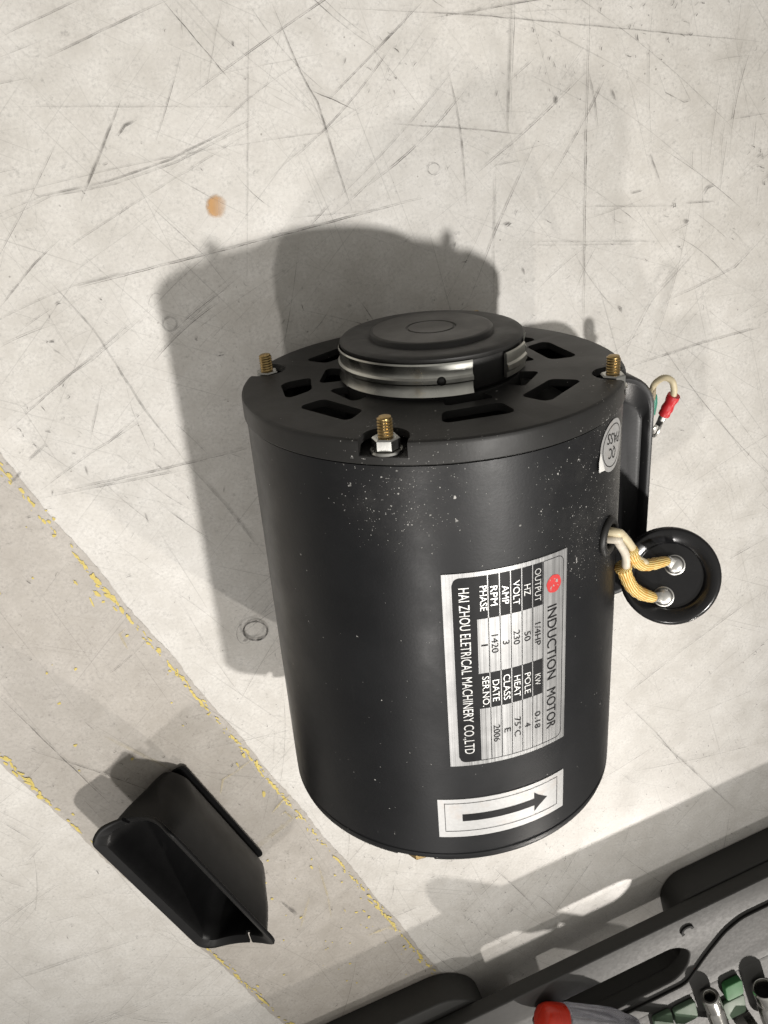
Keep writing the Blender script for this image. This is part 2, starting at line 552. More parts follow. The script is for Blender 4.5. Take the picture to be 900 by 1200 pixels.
def text_outline(s):
    cu = bpy.data.curves.new('t', 'FONT'); cu.body = s; cu.size = 1.0; cu.resolution_u = 3
    cu.space_character = 1.0
    o = bpy.data.objects.new('t', cu); COL.objects.link(o)
    dg = bpy.context.evaluated_depsgraph_get(); dg.update()
    me = bpy.data.meshes.new_from_object(o.evaluated_get(dg))
    vs = [v.co.copy() for v in me.vertices]; fs = [list(p.vertices) for p in me.polygons]
    bpy.data.objects.remove(o); bpy.data.curves.remove(cu); bpy.data.meshes.remove(me)
    return vs, fs
CAP = max(v.y for v in text_outline('H')[0])
def text_fit(s, x0, x1, y0, cap, bold=0.0):
    """glyph faces: starts at x0, ends at x1, baseline y0, capital height cap"""
    vs, fs = text_outline(s)
    a = min(v.x for v in vs); b_ = max(v.x for v in vs)
    return [(x0 + (v.x - a) / (b_ - a) * (x1 - x0), y0 + v.y / CAP * cap) for v in vs], fs
def rrect(x0, y0, x1, y1, r, n=6):
    out = []
    for cx, cy, a in ((x1 - r, y1 - r, 0), (x0 + r, y1 - r, 90), (x0 + r, y0 + r, 180), (x1 - r, y0 + r, 270)):
        for k in range(n + 1):
            q = math.radians(a + 90 * k / n)
            out.append((cx + r * math.cos(q), cy + r * math.sin(q)))
    return out
def round_poly(pts, r, n=5):
    out = []; N = len(pts)
    for i in range(N):
        p = Vector(pts[i]).to_2d(); a = Vector(pts[i-1]).to_2d(); c = Vector(pts[(i+1) % N]).to_2d()
        rr = r[i] if isinstance(r, (list, tuple)) else r
        d1 = (a - p); d2 = (c - p)
        rr = min(rr, d1.length * 0.45, d2.length * 0.45)
        p1 = p + d1.normalized() * rr; p2 = p + d2.normalized() * rr
        for k in range(n + 1):
            t = k / n
            out.append(tuple((1-t)**2 * p1 + 2*t*(1-t) * p + t*t * p2))
    return out
X, Y, Z = Vector((1, 0, 0)), Vector((0, 1, 0)), Vector((0, 0, 1))

# ================================================================== FLOOR
def flat_sheet(x0, x1, y0, y1, z):
    return mesh([(x0, y0, z), (x1, y0, z), (x1, y1, z), (x0, y1, z)], [[0, 1, 2, 3]])
floor = link('floor', flat_sheet(-3, 3, -3, 3, 0.0), M['floor'])
tag(floor, 'pale grey scratched concrete floor', None, None, 'structure')

# old tape strip: local frame along T, across N
T2 = Vector((0.405, -0.9143)); N2 = Vector((-0.9143, -0.405))
def strip_pt(c, l, z):
    q = N2 * c + T2 * l
    return Vector((q.x, q.y, z))
C0, C1 = 0.1046, 0.2128
vs = []; fs = []
NS = 600
for i in range(NS + 1):
    l = -0.9 + 1.8 * i / NS
    j0 = 0.0006 * math.sin(l * 90) + random.uniform(-0.0004, 0.0004)
    j1 = 0.0006 * math.sin(l * 70 + 1) + random.uniform(-0.0004, 0.0004)
    vs += [strip_pt(C0 + j0, l, 0.0003), strip_pt(C1 + j1, l, 0.0003)]
    if i: fs.append([2*i-2, 2*i-1, 2*i+1, 2*i])
strip = link('tape_strip', mesh(vs, fs), M['strip'], floor)
tag(strip, 'greyish strip of worn floor where yellow tape was peeled off, soft shade in its tint')
# yellow flecks along its two edges
def fleck(bm_v, bm_f, c, l, a, b_, ang, z):
    n = random.randint(7, 11); st = len(bm_v)
    for k in range(n):
        q = 2*PI*k/n; r = random.uniform(0.55, 1.15)
        dx = math.cos(q)*a*r; dy = math.sin(q)*b_*r
        bm_v.append(strip_pt(c + dx*math.cos(ang) - dy*math.sin(ang), l + dx*math.sin(ang) + dy*math.cos(ang), z))
    bm_f.append(list(range(st, st + n)))
fv, ff = [], []
def dens_fn(l, ph):
    return 0.5 + 0.5*math.sin(l*61 + ph) * math.sin(l*23 + 2*ph)
for side in (0, 1):
    l = -0.55
    while l < 0.75:
        l += random.uniform(0.0004, 0.0028)
        d = dens_fn(l, 0.7 + side*2.1)
        if random.random() < 0.30 + 0.7*d:
            off = random.gauss(0.0036 if side == 0 else 0.0028, 0.0009)
            if side == 0 and random.random() < 0.16 * d: off += random.expovariate(1/0.007)
            if side == 1 and random.random() < 0.08: off += random.expovariate(1/0.005)
            s = random.uniform(0.25, 1.0) * (1.25 if d > 0.6 else 0.75)
            fleck(fv, ff, C0 + off if side == 0 else C1 - off, l, 0.0011*s*random.uniform(0.5, 1.2), 0.0027*s, random.uniform(-0.4, 0.4), random.uniform(0.0005, 0.0009))
for i in range(95):
    l = random.uniform(-0.2, 0.36)
    c = random.choice((random.uniform(C0, C1), C0 + random.expovariate(1/0.02), random.gauss(C0+0.052, 0.006)))
    if C0 < c < C1:
        s = random.uniform(0.15, 0.75)
        fleck(fv, ff, c, l, 0.0013*s, 0.0018*s, random.uniform(0, 3), random.uniform(0.0005, 0.0009))
for side in (0, 1):            # broken thin line of residue
    l = -0.5
    while l < 0.7:
        ln = random.uniform(0.004, 0.022)
        wd_ = random.uniform(0.0005, 0.0013) * (1.0 if side == 0 else 0.8)
        if random.random() < 0.62:
            n_ = max(3, int(ln/0.0016)); st = len(fv); base_c = random.gauss(0.0036 if side == 0 else 0.0026, 0.0004)
            zz = random.uniform(0.0005, 0.0009)
            for k_ in range(n_+1):
                e_ = max(0.0, math.sin(PI*k_/n_))**0.5
                c_ = base_c + random.gauss(0, 0.00025); h_ = wd_*e_*random.uniform(0.3, 1.2)
                for q_ in (c_-h_, c_+h_):
                    fv.append(strip_pt(C0+q_ if side == 0 else C1-q_, l+ln*k_/n_, zz))
                if k_: ff.append([st+2*k_-2, st+2*k_-1, st+2*k_+1, st+2*k_])
        l += ln + random.expovariate(1/0.006)
fl = link('yellow_fleck', mesh(fv, ff), M['yellow'], floor)
tag(fl, 'flecks of yellow tape left along the strip edges', None, None, 'stuff')

# scratches and marks lying in the floor surface
class Ribbon:
    def __init__(self): self.v = []; self.f = []; self.d = []
    def line(self, pts, width, depth, taper=True):
        n = len(pts); z = random.uniform(0.0010, 0.0014); st = len(self.v)
        for i, p in enumerate(pts):
            q = pts[min(i+1, n-1)]; r = pts[max(i-1, 0)]
            d = Vector((q[0]-r[0], q[1]-r[1])); d.normalize()
            k = 1.0
            if taper: k = min(1.0, 0.25 + 3.0*min(i, n-1-i)/max(1, n-1))
            hw = 0.5*width*k*random.uniform(0.7, 1.2)
            self.v += [(p[0]-d.y*hw, p[1]+d.x*hw, z), (p[0]+d.y*hw, p[1]-d.x*hw, z)]
            dd = depth*random.uniform(0.55, 1.1)*(0.35+0.65*k)
            self.d += [dd, dd]
            if i: self.f.append([st+2*i-2, st+2*i-1, st+2*i+1, st+2*i])
    def build(self, name, mat, parent):
        me = bpy.data.meshes.new(name); me.from_pydata(self.v, [], self.f)
        at = me.attributes.new('depth', 'FLOAT', 'POINT')
        for i, x in enumerate(self.d): at.data[i].value = x
        o = link(name, me, mat, parent)
        return tag(o, None, None, None, 'stuff')
def densify(pp, step=0.006):
    out = []
    for a, b_ in zip(pp[:-1], pp[1:]):
        n = max(2, int((Vector(b_)-Vector(a)).length/step))
        for k in range(n): out.append(Vector(a).lerp(Vector(b_), k/n))
    out.append(Vector(pp[-1]))
    return out
rb = Ribbon()
rb2 = Ribbon()
PX = 0.00042
traced = [
 ([(190,0),(272,97)],1.3,.75), ([(318,3),(352,85),(372,120),(395,195),(412,245)],1.6,.8), ([(495,2),(440,60),(387,115)],1.4,.8),
 ([(363,106),(390,117),(418,130)],1.2,.6), ([(0,44),(93,0)],1.2,.45), ([(0,67),(55,45)],1.2,.4), ([(54,68),(197,0)],1.4,.5),
 ([(141,118),(118,180),(95,236)],2.6,.55), ([(138,160),(146,148),(160,140)],2.6,.7),
 ([(0,250),(50,230),(127,213),(200,187),(300,137)],1.6,.45), ([(3,258),(60,230),(135,216),(205,191),(300,143)],1.6,.35),
 ([(67,299),(140,250),(220,200),(300,150)],1.2,.35), ([(90,337),(300,283),(495,232)],1.6,.7), ([(88,335),(150,318)],2.6,.25),
 ([(524,83),(535,125),(541,170),(547,247)],1.6,.6), ([(598,0),(596,90),(594,160)],3.0,.35), ([(602,0),(597,140)],1.2,.4),
 ([(690,0),(686,160),(683,385)],1.4,.7), ([(688,82),(630,140),(597,170),(547,212)],1.3,.55), ([(630,157),(600,225),(580,270),(547,357)],1.4,.5),
 ([(713,80),(690,130),(643,213)],1.4,.5), ([(688,80),(697,120),(700,150)],1.4,.45), ([(580,190),(577,357)],3.2,.22),
 ([(900,380),(820,402),(735,430)],2.4,.4), ([(778,353),(813,337),(860,313),(900,270)],2.0,.4), ([(725,425),(762,352),(835,270)],2.6,.25),
 ([(740,903),(820,887),(900,867)],2.0,.4), ([(763,858),(815,905),(861,947)],2.6,.35), ([(720,823),(800,760),(900,687)],2.2,.35),
 ([(723,813),(770,860),(813,912)],2.0,.3), ([(843,660),(900,628)],2.0,.4), ([(0,512),(70,450),(167,367)],1.5,.45), ([(0,494),(110,420),(180,360)],1.3,.3),
 ([(43,577),(100,535),(170,490)],1.4,.4), ([(63,577),(180,552),(290,525)],1.5,.6), ([(53,323),(110,385),(170,480),(217,540)],3.0,.25),
 ([(217,540),(262,588),(310,650)],3.4,.28), ([(0,360),(40,310),(70,280)],1.6,.45), ([(0,815),(60,874),(136,947)],1.4,.65), ([(46,583),(130,567),(222,549)],1.5,.5),
 ([(0,1152),(80,1125),(173,1095)],3.0,.22), ([(30,1010),(52,988)],3.0,.3), ([(0,960),(38,983)],1.6,.45), ([(0,1028),(28,1038)],1.5,.4),
 ([(175,240),(240,300),(275,345)],1.4,.3), ([(400,10),(560,18),(900,50)],1.6,.4), ([(460,145),(530,150),(610,157)],1.5,.5), ([(575,195),(610,188)],2.0,.4),
 ([(768,80),(778,108),(800,120),(808,118),(790,82)],1.5,.4), ([(855,140),(900,132)],1.6,.45), ([(600,283),(790,282)],1.6,.25), ([(600,287),(760,286)],1.4,.2),
 ([(680,242),(795,241)],1.4,.35), ([(420,350),(440,380)],1.6,.5), ([(260,0),(240,110)],1.2,.25), ([(291,0),(289,330)],2.0,.22), ([(0,125),(290,125)],1.4,.25),
 ([(140,420),(155,480),(190,560)],1.2,.2), ([(105,520),(120,450)],1.4,.3), ([(210,0),(400,160)],1.0,.2), ([(240,90),(390,60)],1.0,.2),
 ([(540,1070),(600,1010)],1.4,.3), ([(455,1075),(505,1055)],1.8,.35), ([(70,905),(200,1045)],1.0,.3), ([(340,255),(450,245)],1.0,.25)]
for pts, wpx, dep in traced:
    P = densify([on_z(p).to_2d() for p in pts])
    rb.line([p + Vector((random.gauss(0, .00010), random.gauss(0, .00010))) for p in P], wpx*PX*0.78, min(1, dep*1.45))
dirs = [0.42, 0.5, 0.62, 1.35, 1.5, 2.2, 2.35, 2.5, 0.05, 0.9]
def scratch(x, y, a, L, bend, wd_, dep):
    P = []; n = max(4, int(L/0.006)); px_, py_ = x, y
    for k in range(n + 1):
        P.append((px_, py_)); q = a + bend*(k/n - .5)
        px_ += math.cos(q)*L/n; py_ += math.sin(q)*L/n
    rb.line(P, wd_, dep)
for c_ in range(92):          # bundles left by dragged pallets and crates
    x, y = random.uniform(-0.34, 0.36), random.uniform(-0.40, 0.38)
    a = random.choice(dirs) + random.gauss(0, 0.10); bd = random.gauss(0, 0.35); sp_r = random.uniform(0.004, 0.03)
    for i in range(random.randint(2, 11)):
        L = min(0.24, random.expovariate(1/0.035) + 0.004)
        scratch(x + random.gauss(0, sp_r), y + random.gauss(0, sp_r), a + random.gauss(0, 0.05), L, bd + random.gauss(0, 0.1),
                random.uniform(0.00018, 0.00042), random.choice((.22, .30, .42, .58, .85)))
for i in range(560):
    scratch(random.uniform(-0.36, 0.40), random.uniform(-0.42, 0.40), random.choice(dirs) + random.gauss(0, 0.3), min(0.3, random.expovariate(1/0.04) + 0.004),
            random.gauss(0, 0.3), random.uniform(0.00014, 0.00030), random.choice((.22, .30, .45, .75)))
# short dark flecks
fc_ = [(random.uniform(-0.34, 0.38), random.uniform(-0.40, 0.38)) for k in range(70)]
for i in range(2000):
    x, y = random.uniform(-0.36, 0.40), random.uniform(-0.42, 0.40)
    if random.random() < 0.6:
        q_ = random.choice(fc_); x, y = random.gauss(q_[0], .014), random.gauss(q_[1], .014)
    a = random.uniform(0, PI); L = random.uniform(0.0006, 0.0036); bend = random.gauss(0, 1.0)
    P = []; px_, py_ = x, y
    for k in range(5):
        P.append((px_, py_)); q = a + bend*(k/4 - .5)
        px_ += math.cos(q)*L/4; py_ += math.sin(q)*L/4
    rb2.line(P, random.uniform(0.00022, 0.00062), random.uniform(.30, .95))
tag(rb.build('scratch', M['scratch'], floor), 'thin dark scratches and nicks all over the floor')
def ring_px(c, rx, ry, wpx, dep, a0=0, a1=360):
    P = []
    for k in range(29):
        q = math.radians(a0 + (a1-a0)*k/28)
        P.append(on_z((c[0]+rx*math.cos(q), c[1]+ry*math.sin(q))).to_2d())
    rb2.line(P, wpx*PX, dep, False)
ring_px((299, 738), 14, 11, 2.8, 1.0); ring_px((286, 741), 9, 12, 1.2, .4, 40, 250)
ring_px((199, 379), 8, 8, 2.2, .35); ring_px((508, 198), 7, 7, 1.0, .5); ring_px((183, 357), 9, 14, 1.0, .4, 180, 300)
for pts, wpx, dep in [([(651,112),(650,123)],4.0,.8), ([(800,261),(806,258)],5.0,.8), ([(823,228),(828,220),(836,217)],2.2,.7), ([(284,750),(290,748)],5.0,.9),
   ([(62,409),(72,414)],2.0,.4), ([(725,358),(727,366)],3.6,.7), ([(100,545),(103,556)],2.5,.5), ([(12,566),(26,552)],3.0,.45), ([(33,540),(54,520)],2.4,.4),
   ([(337,1062),(348,1070)],6.0,.6), ([(330,1056),(337,1062)],4.0,.5), ([(533,283),(531,290)],2.5,.6), ([(228,395),(231,399)],4.0,.8), ([(170,600),(174,612)],2,.5),  # short mark beyond the front cover is a painted stud shadow
   ([(262,570),(262,576)],3.0,.6), ([(589,263),(598,261),(592,266)],2.4,.7), ([(738,227),(752,223)],1.6,.6), ([(800,238),(836,236)],1.5,.5), ([(612,313),(614,322)],3,.6),
   ([(760,178),(768,200),(773,214)],1.8,.45), ([(716,105),(720,118)],2.2,.7), ([(885,185),(892,180),(893,188)],2,.6)]:
    P = densify([on_z(p).to_2d() for p in pts], 0.0012)
    rb2.line(P, wpx*PX, dep)
tag(rb2.build('scuff', M['scuff'], floor), 'black rubber scuffs, ring marks and a painted stud shadow on the floor')
rb3 = Ribbon()
for pts, wpx, dep in [([(258,930),(261,912),(276,903),(297,887)],3.0,.6), ([(318,952),(330,938),(341,930)],3.0,.6), ([(326,955),(334,950),(343,958)],2.5,.5), ([(372,1010),(384,1050),(388,1075)],3.0,.35),
      ([(290,1000),(340,960),(352,948)],8.0,.22), ([(150,760),(140,742),(148,735)],3,.4), ([(352,1085),(362,1050)],4,.3), ([(120,860),(210,905)],5,.15), ([(430,1095),(455,1085),(470,1090)],5,.5)]:
    rb3.line(densify([on_z(p).to_2d() for p in pts], 0.002), wpx*PX, dep)
tag(rb3.build('adhesive_trace', M['old_adhesive'], floor), 'faint yellowish adhesive traces on the strip')
# rust stain
c0 = on_z((253, 241)); vs = [c0 + Vector((0, 0, 0.0008))]; uvs = [(-0.10, 0)]
for k in range(24):
    q = 2*PI*k/24
    p = on_z((255 + 14*math.cos(q), 242 + 17*math.sin(q)), 0.0008)
    vs.append(p); uvs.append((math.cos(q)*(1.0 if math.cos(q) > 0 else 0.85), math.sin(q)))
me = bpy.data.meshes.new('m'); me.from_pydata([tuple(p) for p in vs], [], [[0, k+1, (k+1) % 24 + 1] for k in range(24)])
ul = me.uv_layers.new()
for l in me.loops: ul.data[l.index].uv = uvs[l.vertex_index]
st = link('rust_stain', me, M['stain'], floor); tag(st, 'small orange rust stain on the floor')

# ================================================================== MOTOR
R = 0.08
AX = Vector((0, 0, R))                       # axis through z = R, along Y
motor = empty('electric_motor', (0, 0.1, 0), 'black cylindrical electric motor lying on its side with silver nameplate', 'motor')
def cyl(th, y, r=R):
    a = math.radians(th)
    return Vector((r*math.cos(a), y, R + r*math.sin(a)))
def radial(th):
    a = math.radians(th)
    return Vector((math.cos(a), 0, math.sin(a)))
STUDS = [31, 121, 211, 301]
def pocket(th, y0, y1, wdt, r_in):
    """U-shaped cutter open to the rim"""
    rd = radial(th); tg = Y.cross(rd)
    pts = []
    for k in range(13):
        q = PI*k/12
        pts.append(rd*(r_in + wdt - wdt*math.sin(q)) + tg*(-wdt*math.cos(q)))
    pts = [rd*(R + .01) - tg*wdt] + pts + [rd*(R + .01) + tg*wdt]
    b = MB(); b.loft([[AX + p + Y*y0 for p in pts], [AX + p + Y*y1 for p in pts]])
    return b.me()
# body shell with rear rim
BR = 0.0787
prof = [(0.0, 0.004), (0.060, 0.004), (0.0735, 0.002), (0.0752, 0.0006), (0.0768, 0.0010), (0.0781, 0.0024), (0.0786, 0.0040),
        (0.0786, 0.0058), (0.0782, 0.0062), (0.0782, 0.0068), (BR, 0.0074), (BR, 0.1), (BR, 0.1895), (0.0770, 0.1899), (0.0770, 0.1908), (0.0740, 0.1908),
        (0.0740, 0.172), (0.0, 0.172)]
b = MB(); b.lathe(prof, AX, Y, X, Z, 160)
body_me = boolean(b.me(), [pocket(th, -0.01, 0.0035, 0.0085, 0.0650) for th in STUDS])
body = link('body', body_me, M['paint'], motor, 35)
# front cover
FT = 0.1993
prof = [(0.036, FT-.0030), (0.036, FT), (0.0780, FT), (0.0787, FT-.0002), (0.0793, FT-.0006), (0.0795, FT-.0012), (0.0796, FT-.0020), (0.0796, 0.1906),
        (0.0793, 0.1902), (0.0774, 0.1903), (0.0774, FT-.0045), (0.0760, FT-.0030)]
b = MB(); b.lathe(prof, AX, Y, X, Z, 160, closed_prof=True)
def slot(th, dth, r0, r1, skew=0.0):
    rm = (r0+r1)/2; hw_ = math.radians(dth)*rm; hr_ = (r1-r0)/2; P = []
    for x_, y_ in rrect(-hw_, -hr_, hw_, hr_, min(hr_, hw_)*random.uniform(.42, .62), 5):
        for_r = rm + y_ + random.uniform(-.00015, .00015); tt = math.radians(th + skew*y_/hr_) + x_/rm
        P.append((for_r*math.cos(tt), for_r*math.sin(tt)))
    bb = MB()
    bb.loft([[AX + X*x + Z*z + Y*(FT-.012) for x, z in P], [AX + X*x + Z*z + Y*(FT+.012) for x, z in P]])
    return bb.me()
cut = [pocket(th, 0.1932, FT+.01, 0.0089, 0.0660) for th in STUDS]
for th in (53, 91.5, 151, 187, 237, 274, 326, -3):
    cut.append(slot(th, 13.2 if th != 187 else 10, 0.0506, 0.0630, -3.0 if th == 187 else random.uniform(-.8, .8)))
for th in (-4, 42, 89, 163, 202, 247, 293):
    cut.append(slot(th, 13, 0.0370, 0.0448 if th != 202 else .047))
lid_me = boolean(b.me(), cut)
lid = link('front_cover', lid_me, M['lid_paint'], motor, 35)
# seats under the pockets, hub tube and dark inside of the cover
b = MB()
for th in STUDS:
    b.lathe([(0.0600, 0.1910), (0.0600, 0.1934), (0.0794, 0.1934), (0.0794, 0.1912)], AX, Y, X, Z, 8, th-9.5, th+9.5, True)
b.lathe([(0.0300, 0.174), (0.0300, 0.2000), (0.0372, 0.2000), (0.0372, 0.174)], AX, Y, X, Z, 64, closed_prof=True)
seat = link('cover_seat', b.me(), M['lid_paint'], motor, 35)
# windings and blades glimpsed through the slots
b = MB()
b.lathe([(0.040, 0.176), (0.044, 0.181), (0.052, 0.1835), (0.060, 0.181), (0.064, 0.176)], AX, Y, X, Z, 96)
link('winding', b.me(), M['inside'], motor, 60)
# studs
def screw(pos, axis, y0, y1, r, mat, parent, name):
    u = radial(0); u = axis.orthogonal().normalized(); v = axis.cross(u)
    pitch = 0.0011; n = int((y1-y0)/pitch*8); seg = 16; loops = []
    for i in range(n+1):
        h = y0+(y1-y0)*i/n
        lp = []
        for k in range(seg):
            q = 2*PI*k/seg
            ph = (h/pitch - k/seg) % 1.0
            rr = r - 0.00042*abs(ph-.5)*2
            if h > y1-.0007: rr -= (h-(y1-.0007))*0.7
            lp.append(pos + axis*h + (u*math.cos(q)+v*math.sin(q))*rr)
        loops.append(lp)
    bb = MB(); bb.loft(loops)
    return link(name, bb.me(), mat, parent, 50)
for i, th in enumerate(STUDS):
    p = AX + radial(th)*0.0742
    tilt = Y
    s = screw(p, tilt, 0.150, 0.2064, 0.0029, M['brass'], motor, 'stud')
    u = radial(th + (12, 24, 5, 0)[i]); v = Y.cross(u)
    bb = MB()
    hexa = lambda r, h, tw=0: [p + Y*h + (u*math.cos(math.radians(60*k+tw))+v*math.sin(math.radians(60*k+tw)))*r for k in range(6)]
    circ = lambda r, h, n=24: [p + Y*h + (u*math.cos(2*PI*k/n)+v*math.sin(2*PI*k/n))*r for k in range(n)]
    bb.loft([hexa(0.0048, 0.1947), hexa(0.0051, 0.1950), hexa(0.0051, 0.1985), hexa(0.0045, 0.1991)])
    link('nut', bb.me(), M['zinc'], s, 25)
    bb = MB(); bb.loft([circ(0.0058, 0.19342), circ(0.0061, 0.1938), circ(0.0058, 0.1946)])
    link('washer', bb.me(), M['zinc'], s, 35)
    bb = MB(); q = AX + radial(th)*0.0725
    rr = lambda r, h: [q + Y*h + (X*math.cos(2*PI*k/6)+Z*math.sin(2*PI*k/6))*r for k in range(6)]
    bb.loft([rr(0.0044, -0.0008), rr(0.0050, 0.0), rr(0.0050, 0.0032)])
    link('bolt_head', bb.me(), M['brass'], s, 25)
# rubber mount
AXH = AX + X*0.0009
def hp(pr): return [(r_*0.975, h_) for r_, h_ in pr]
def cylh(th, y, r): return cyl(th, y, r*0.975) + X*0.0009
prof = [(0.0, 0.1975), (0.034, 0.1975), (0.0345, 0.2000), (0.0368, 0.2008), (0.0378, 0.2020), (0.0378, 0.2130), (0.0388, 0.2138), (0.0389, 0.2152), (0.0380, 0.2160), (0.0360, 0.2163),
        (0.0290, 0.2163), (0.0270, 0.2159), (0.0264, 0.2158), (0.0262, 0.2161), (0.0261, 0.2175), (0.0257, 0.2180), (0.0245, 0.2181)]
b = MB(); b.lathe(hp(prof), AXH, Y, X, Z, 120)
mount = link('rubber_mount', b.me(), M['rubber'], motor, 50)
b = MB(); b.lathe(hp([(0.02455, 0.2176), (0.02455, 0.21815), (0.0108, 0.21825), (0.0105, 0.2177), (0.0098, 0.2177), (0.0095, 0.21825), (0.0, 0.2182)]), AXH, Y, X, Z, 96)
link('raised_pad', b.me(), M['rubber_pad'], mount, 50)
# small grit on the mount edge
b = MB()
for k in range(9):
    c = at_t((560 + random.uniform(-9, 9), 366 + random.uniform(-3, 4)), 0.3)
    r_ = ray((560 + random.uniform(-10, 10), 367 + random.uniform(-3, 4)))
    p = CAM + r_*((0.2158-CAM.y)/r_.y)
    s = random.uniform(.0003, .0008)
    b.box(p, X, Y, Z, s*2, s, s*1.4)
link('grit', b.me(), M['brass'], mount)
# clamp band in two pieces with rolled bead, open ends
bp = [(0.0390, 0.2006), (0.0396, 0.2003), (0.0401, 0.2008), (0.0394, 0.2030), (0.0394, 0.2052), (0.0402, 0.2060), (0.0402, 0.2074), (0.0394, 0.2082), (0.0392, 0.2100), (0.0398, 0.2130), (0.0395, 0.2137),
      (0.0388, 0.2132), (0.0386, 0.2016)]
b = MB(); b.lathe(hp(bp), AXH, Y, X, Z, 110, 84.8, 360+18, True)
b2 = MB(); b2.lathe([(0.0392, 0.2008), (0.0392, 0.2014), (0.0399, 0.2014), (0.0399, 0.2008)], AX, Y, X, Z, 60, 96, 330, True)
bnd = b.me()
pin = MB(); pin.lathe([(0.0, -.01), (0.0018, -.01), (0.0018, .01), (0.0, .01)], cylh(103.5, 0.2068, 0.0395), radial(103.5), Y, Y.cross(radial(103.5)), 20)
bnd = boolean(bnd, [pin.me()])
band = link('clamp_band', bnd, M['band'], mount, 30)
b = MB(); b.lathe(hp([(0.0386, 0.2030), (0.0386, 0.2122), (0.0394, 0.2128), (0.0400, 0.2122), (0.0400, 0.2086), (0.0408, 0.2078), (0.0408, 0.2058), (0.0400, 0.2050), (0.0400, 0.2030)]), AXH, Y, X, Z, 24, 34, 60.5, True)
link('clamp_band', b.me(), M['band'], mount, 30)
b = MB(); b.lathe([(0.0, -.004), (0.0014, -.004), (0.0016, .0002), (0.0009, .0009), (0.0, .0010)], cylh(103.5, 0.2068, 0.0395), radial(103.5), Y, Y.cross(radial(103.5)), 16)
link('band_rivet', b.me(), M['rubber'], mount, 50)

# ---- curved labels on the shell
def curved(pts2, fs, fn, r, name, mat, parent, smooth=None):
    vs = [fn(x, y, r) for x, y in pts2]
    me = bpy.data.meshes.new(name); me.from_pydata([tuple(v) for v in vs], [], fs)
    bm = bmesh.new(); bm.from_mesh(me)
    for f in bm.faces:
        c = f.calc_center_median(); o_ = Vector((c.x, 0, c.z-R))
        if f.normal.dot(o_) < 0: f.normal_flip()
    bm.to_mesh(me); bm.free()
    return link(name, me, mat, parent, smooth)
def grid(x0, x1, y0, y1, nx, ny):
    pts = [(x0+(x1-x0)*i/nx, y0+(y1-y0)*j/ny) for j in range(ny+1) for i in range(nx+1)]
    fs = [[j*(nx+1)+i, j*(nx+1)+i+1, (j+1)*(nx+1)+i+1, (j+1)*(nx+1)+i] for j in range(ny) for i in range(nx)]
    return pts, fs
def cells(rects, step=1.2):
    P, F = [], []
    for x0, x1, y0, y1 in rects:
        p, f = grid(x0, x1, y0, y1, 1, max(1, int((y1-y0)/step)))
        # y is the curved direction here
        n = len(P); P += p; F += [[i+n for i in q] for q in f]
    return P, F
# nameplate: x = mm along reading direction (down the motor), y = mm round the shell
def np_fn(x, y, r):
    return cyl(108.0 - math.degrees(y/1000.0/R), 0.1462 - x/1000.0, r)
pl_me_p, pl_f = grid(0, 90.6, 0, 52.6, 2, 26)
tp = []
def solid_label(pts_grid_fn, x0, x1, y0, y1, nx, ny, fn, r0, r1):
    bb = MB()
    p, f = grid(x0, x1, y0, y1, nx, ny)
    top = [fn(a, c, r1) for a, c in p]; bot = [fn(a, c, r0) for a, c in p]
    n = len(p); bb.add(top+bot, f + [[i+n for i in q][::-1] for q in f])
    rim = [i for i in range(nx+1)] + [j*(nx+1)+nx for j in range(1, ny+1)] + [ny*(nx+1)+i for i in range(nx-1, -1, -1)] + [j*(nx+1) for j in range(ny-1, 0, -1)]
    bb.f += [[rim[k], rim[(k+1) % len(rim)], rim[(k+1) % len(rim)]+n, rim[k]+n] for k in range(len(rim))]
    return bb.me()
plate = link('nameplate', solid_label(None, 0, 90.6, 0, 52.6, 3, 26, np_fn, BR-.0003, BR+.0004), M['plate'], motor, 30)
plate['label'] = 'silver nameplate with black print reading INDUCTION MOTOR'
RP = BR + .00048
rects = []
rows = [13.3, 17.45, 22.05, 26.55, 31.2, 35.9, 40.7]
gap = 0.22
cols = [(1.9, 20.6), (45.6, 62.5)]
for i in range(6):
    for c0_, c1_ in cols:
        rects.append((c0_, c1_, rows[i] + (gap if i else -0.3), rows[i+1] - gap))
P_, F_ = [], []
def addcells(rs):
    for x0, x1, y0, y1 in rs:
        p, f = grid(x0, x1, y0, y1, 1, max(1, int((y1-y0)/0.9)))
        n = len(P_); P_.extend(p); F_.extend([[i+n for i in q] for q in f])
addcells(rects)
# company bar with rounded outer corners (built as strips)
ncol = 12
for k in range(ncol):
    y0 = 3.7 + (13.0-3.7)*k/ncol; y1 = 3.7 + (13.0-3.7)*(k+1)/ncol
    def inset(y):
        d = y - 3.7; r_ = 3.0
        return 0.0 if d >= r_ else r_ - math.sqrt(max(0, r_*r_ - (r_-d)**2))
    n = len(P_)
    P_.extend([(1.9+inset(y0), y0), (88.7-inset(y0), y0), (88.7-inset(y1), y1), (1.9+inset(y1), y1)])
    F_.append([n, n+1, n+2, n+3])
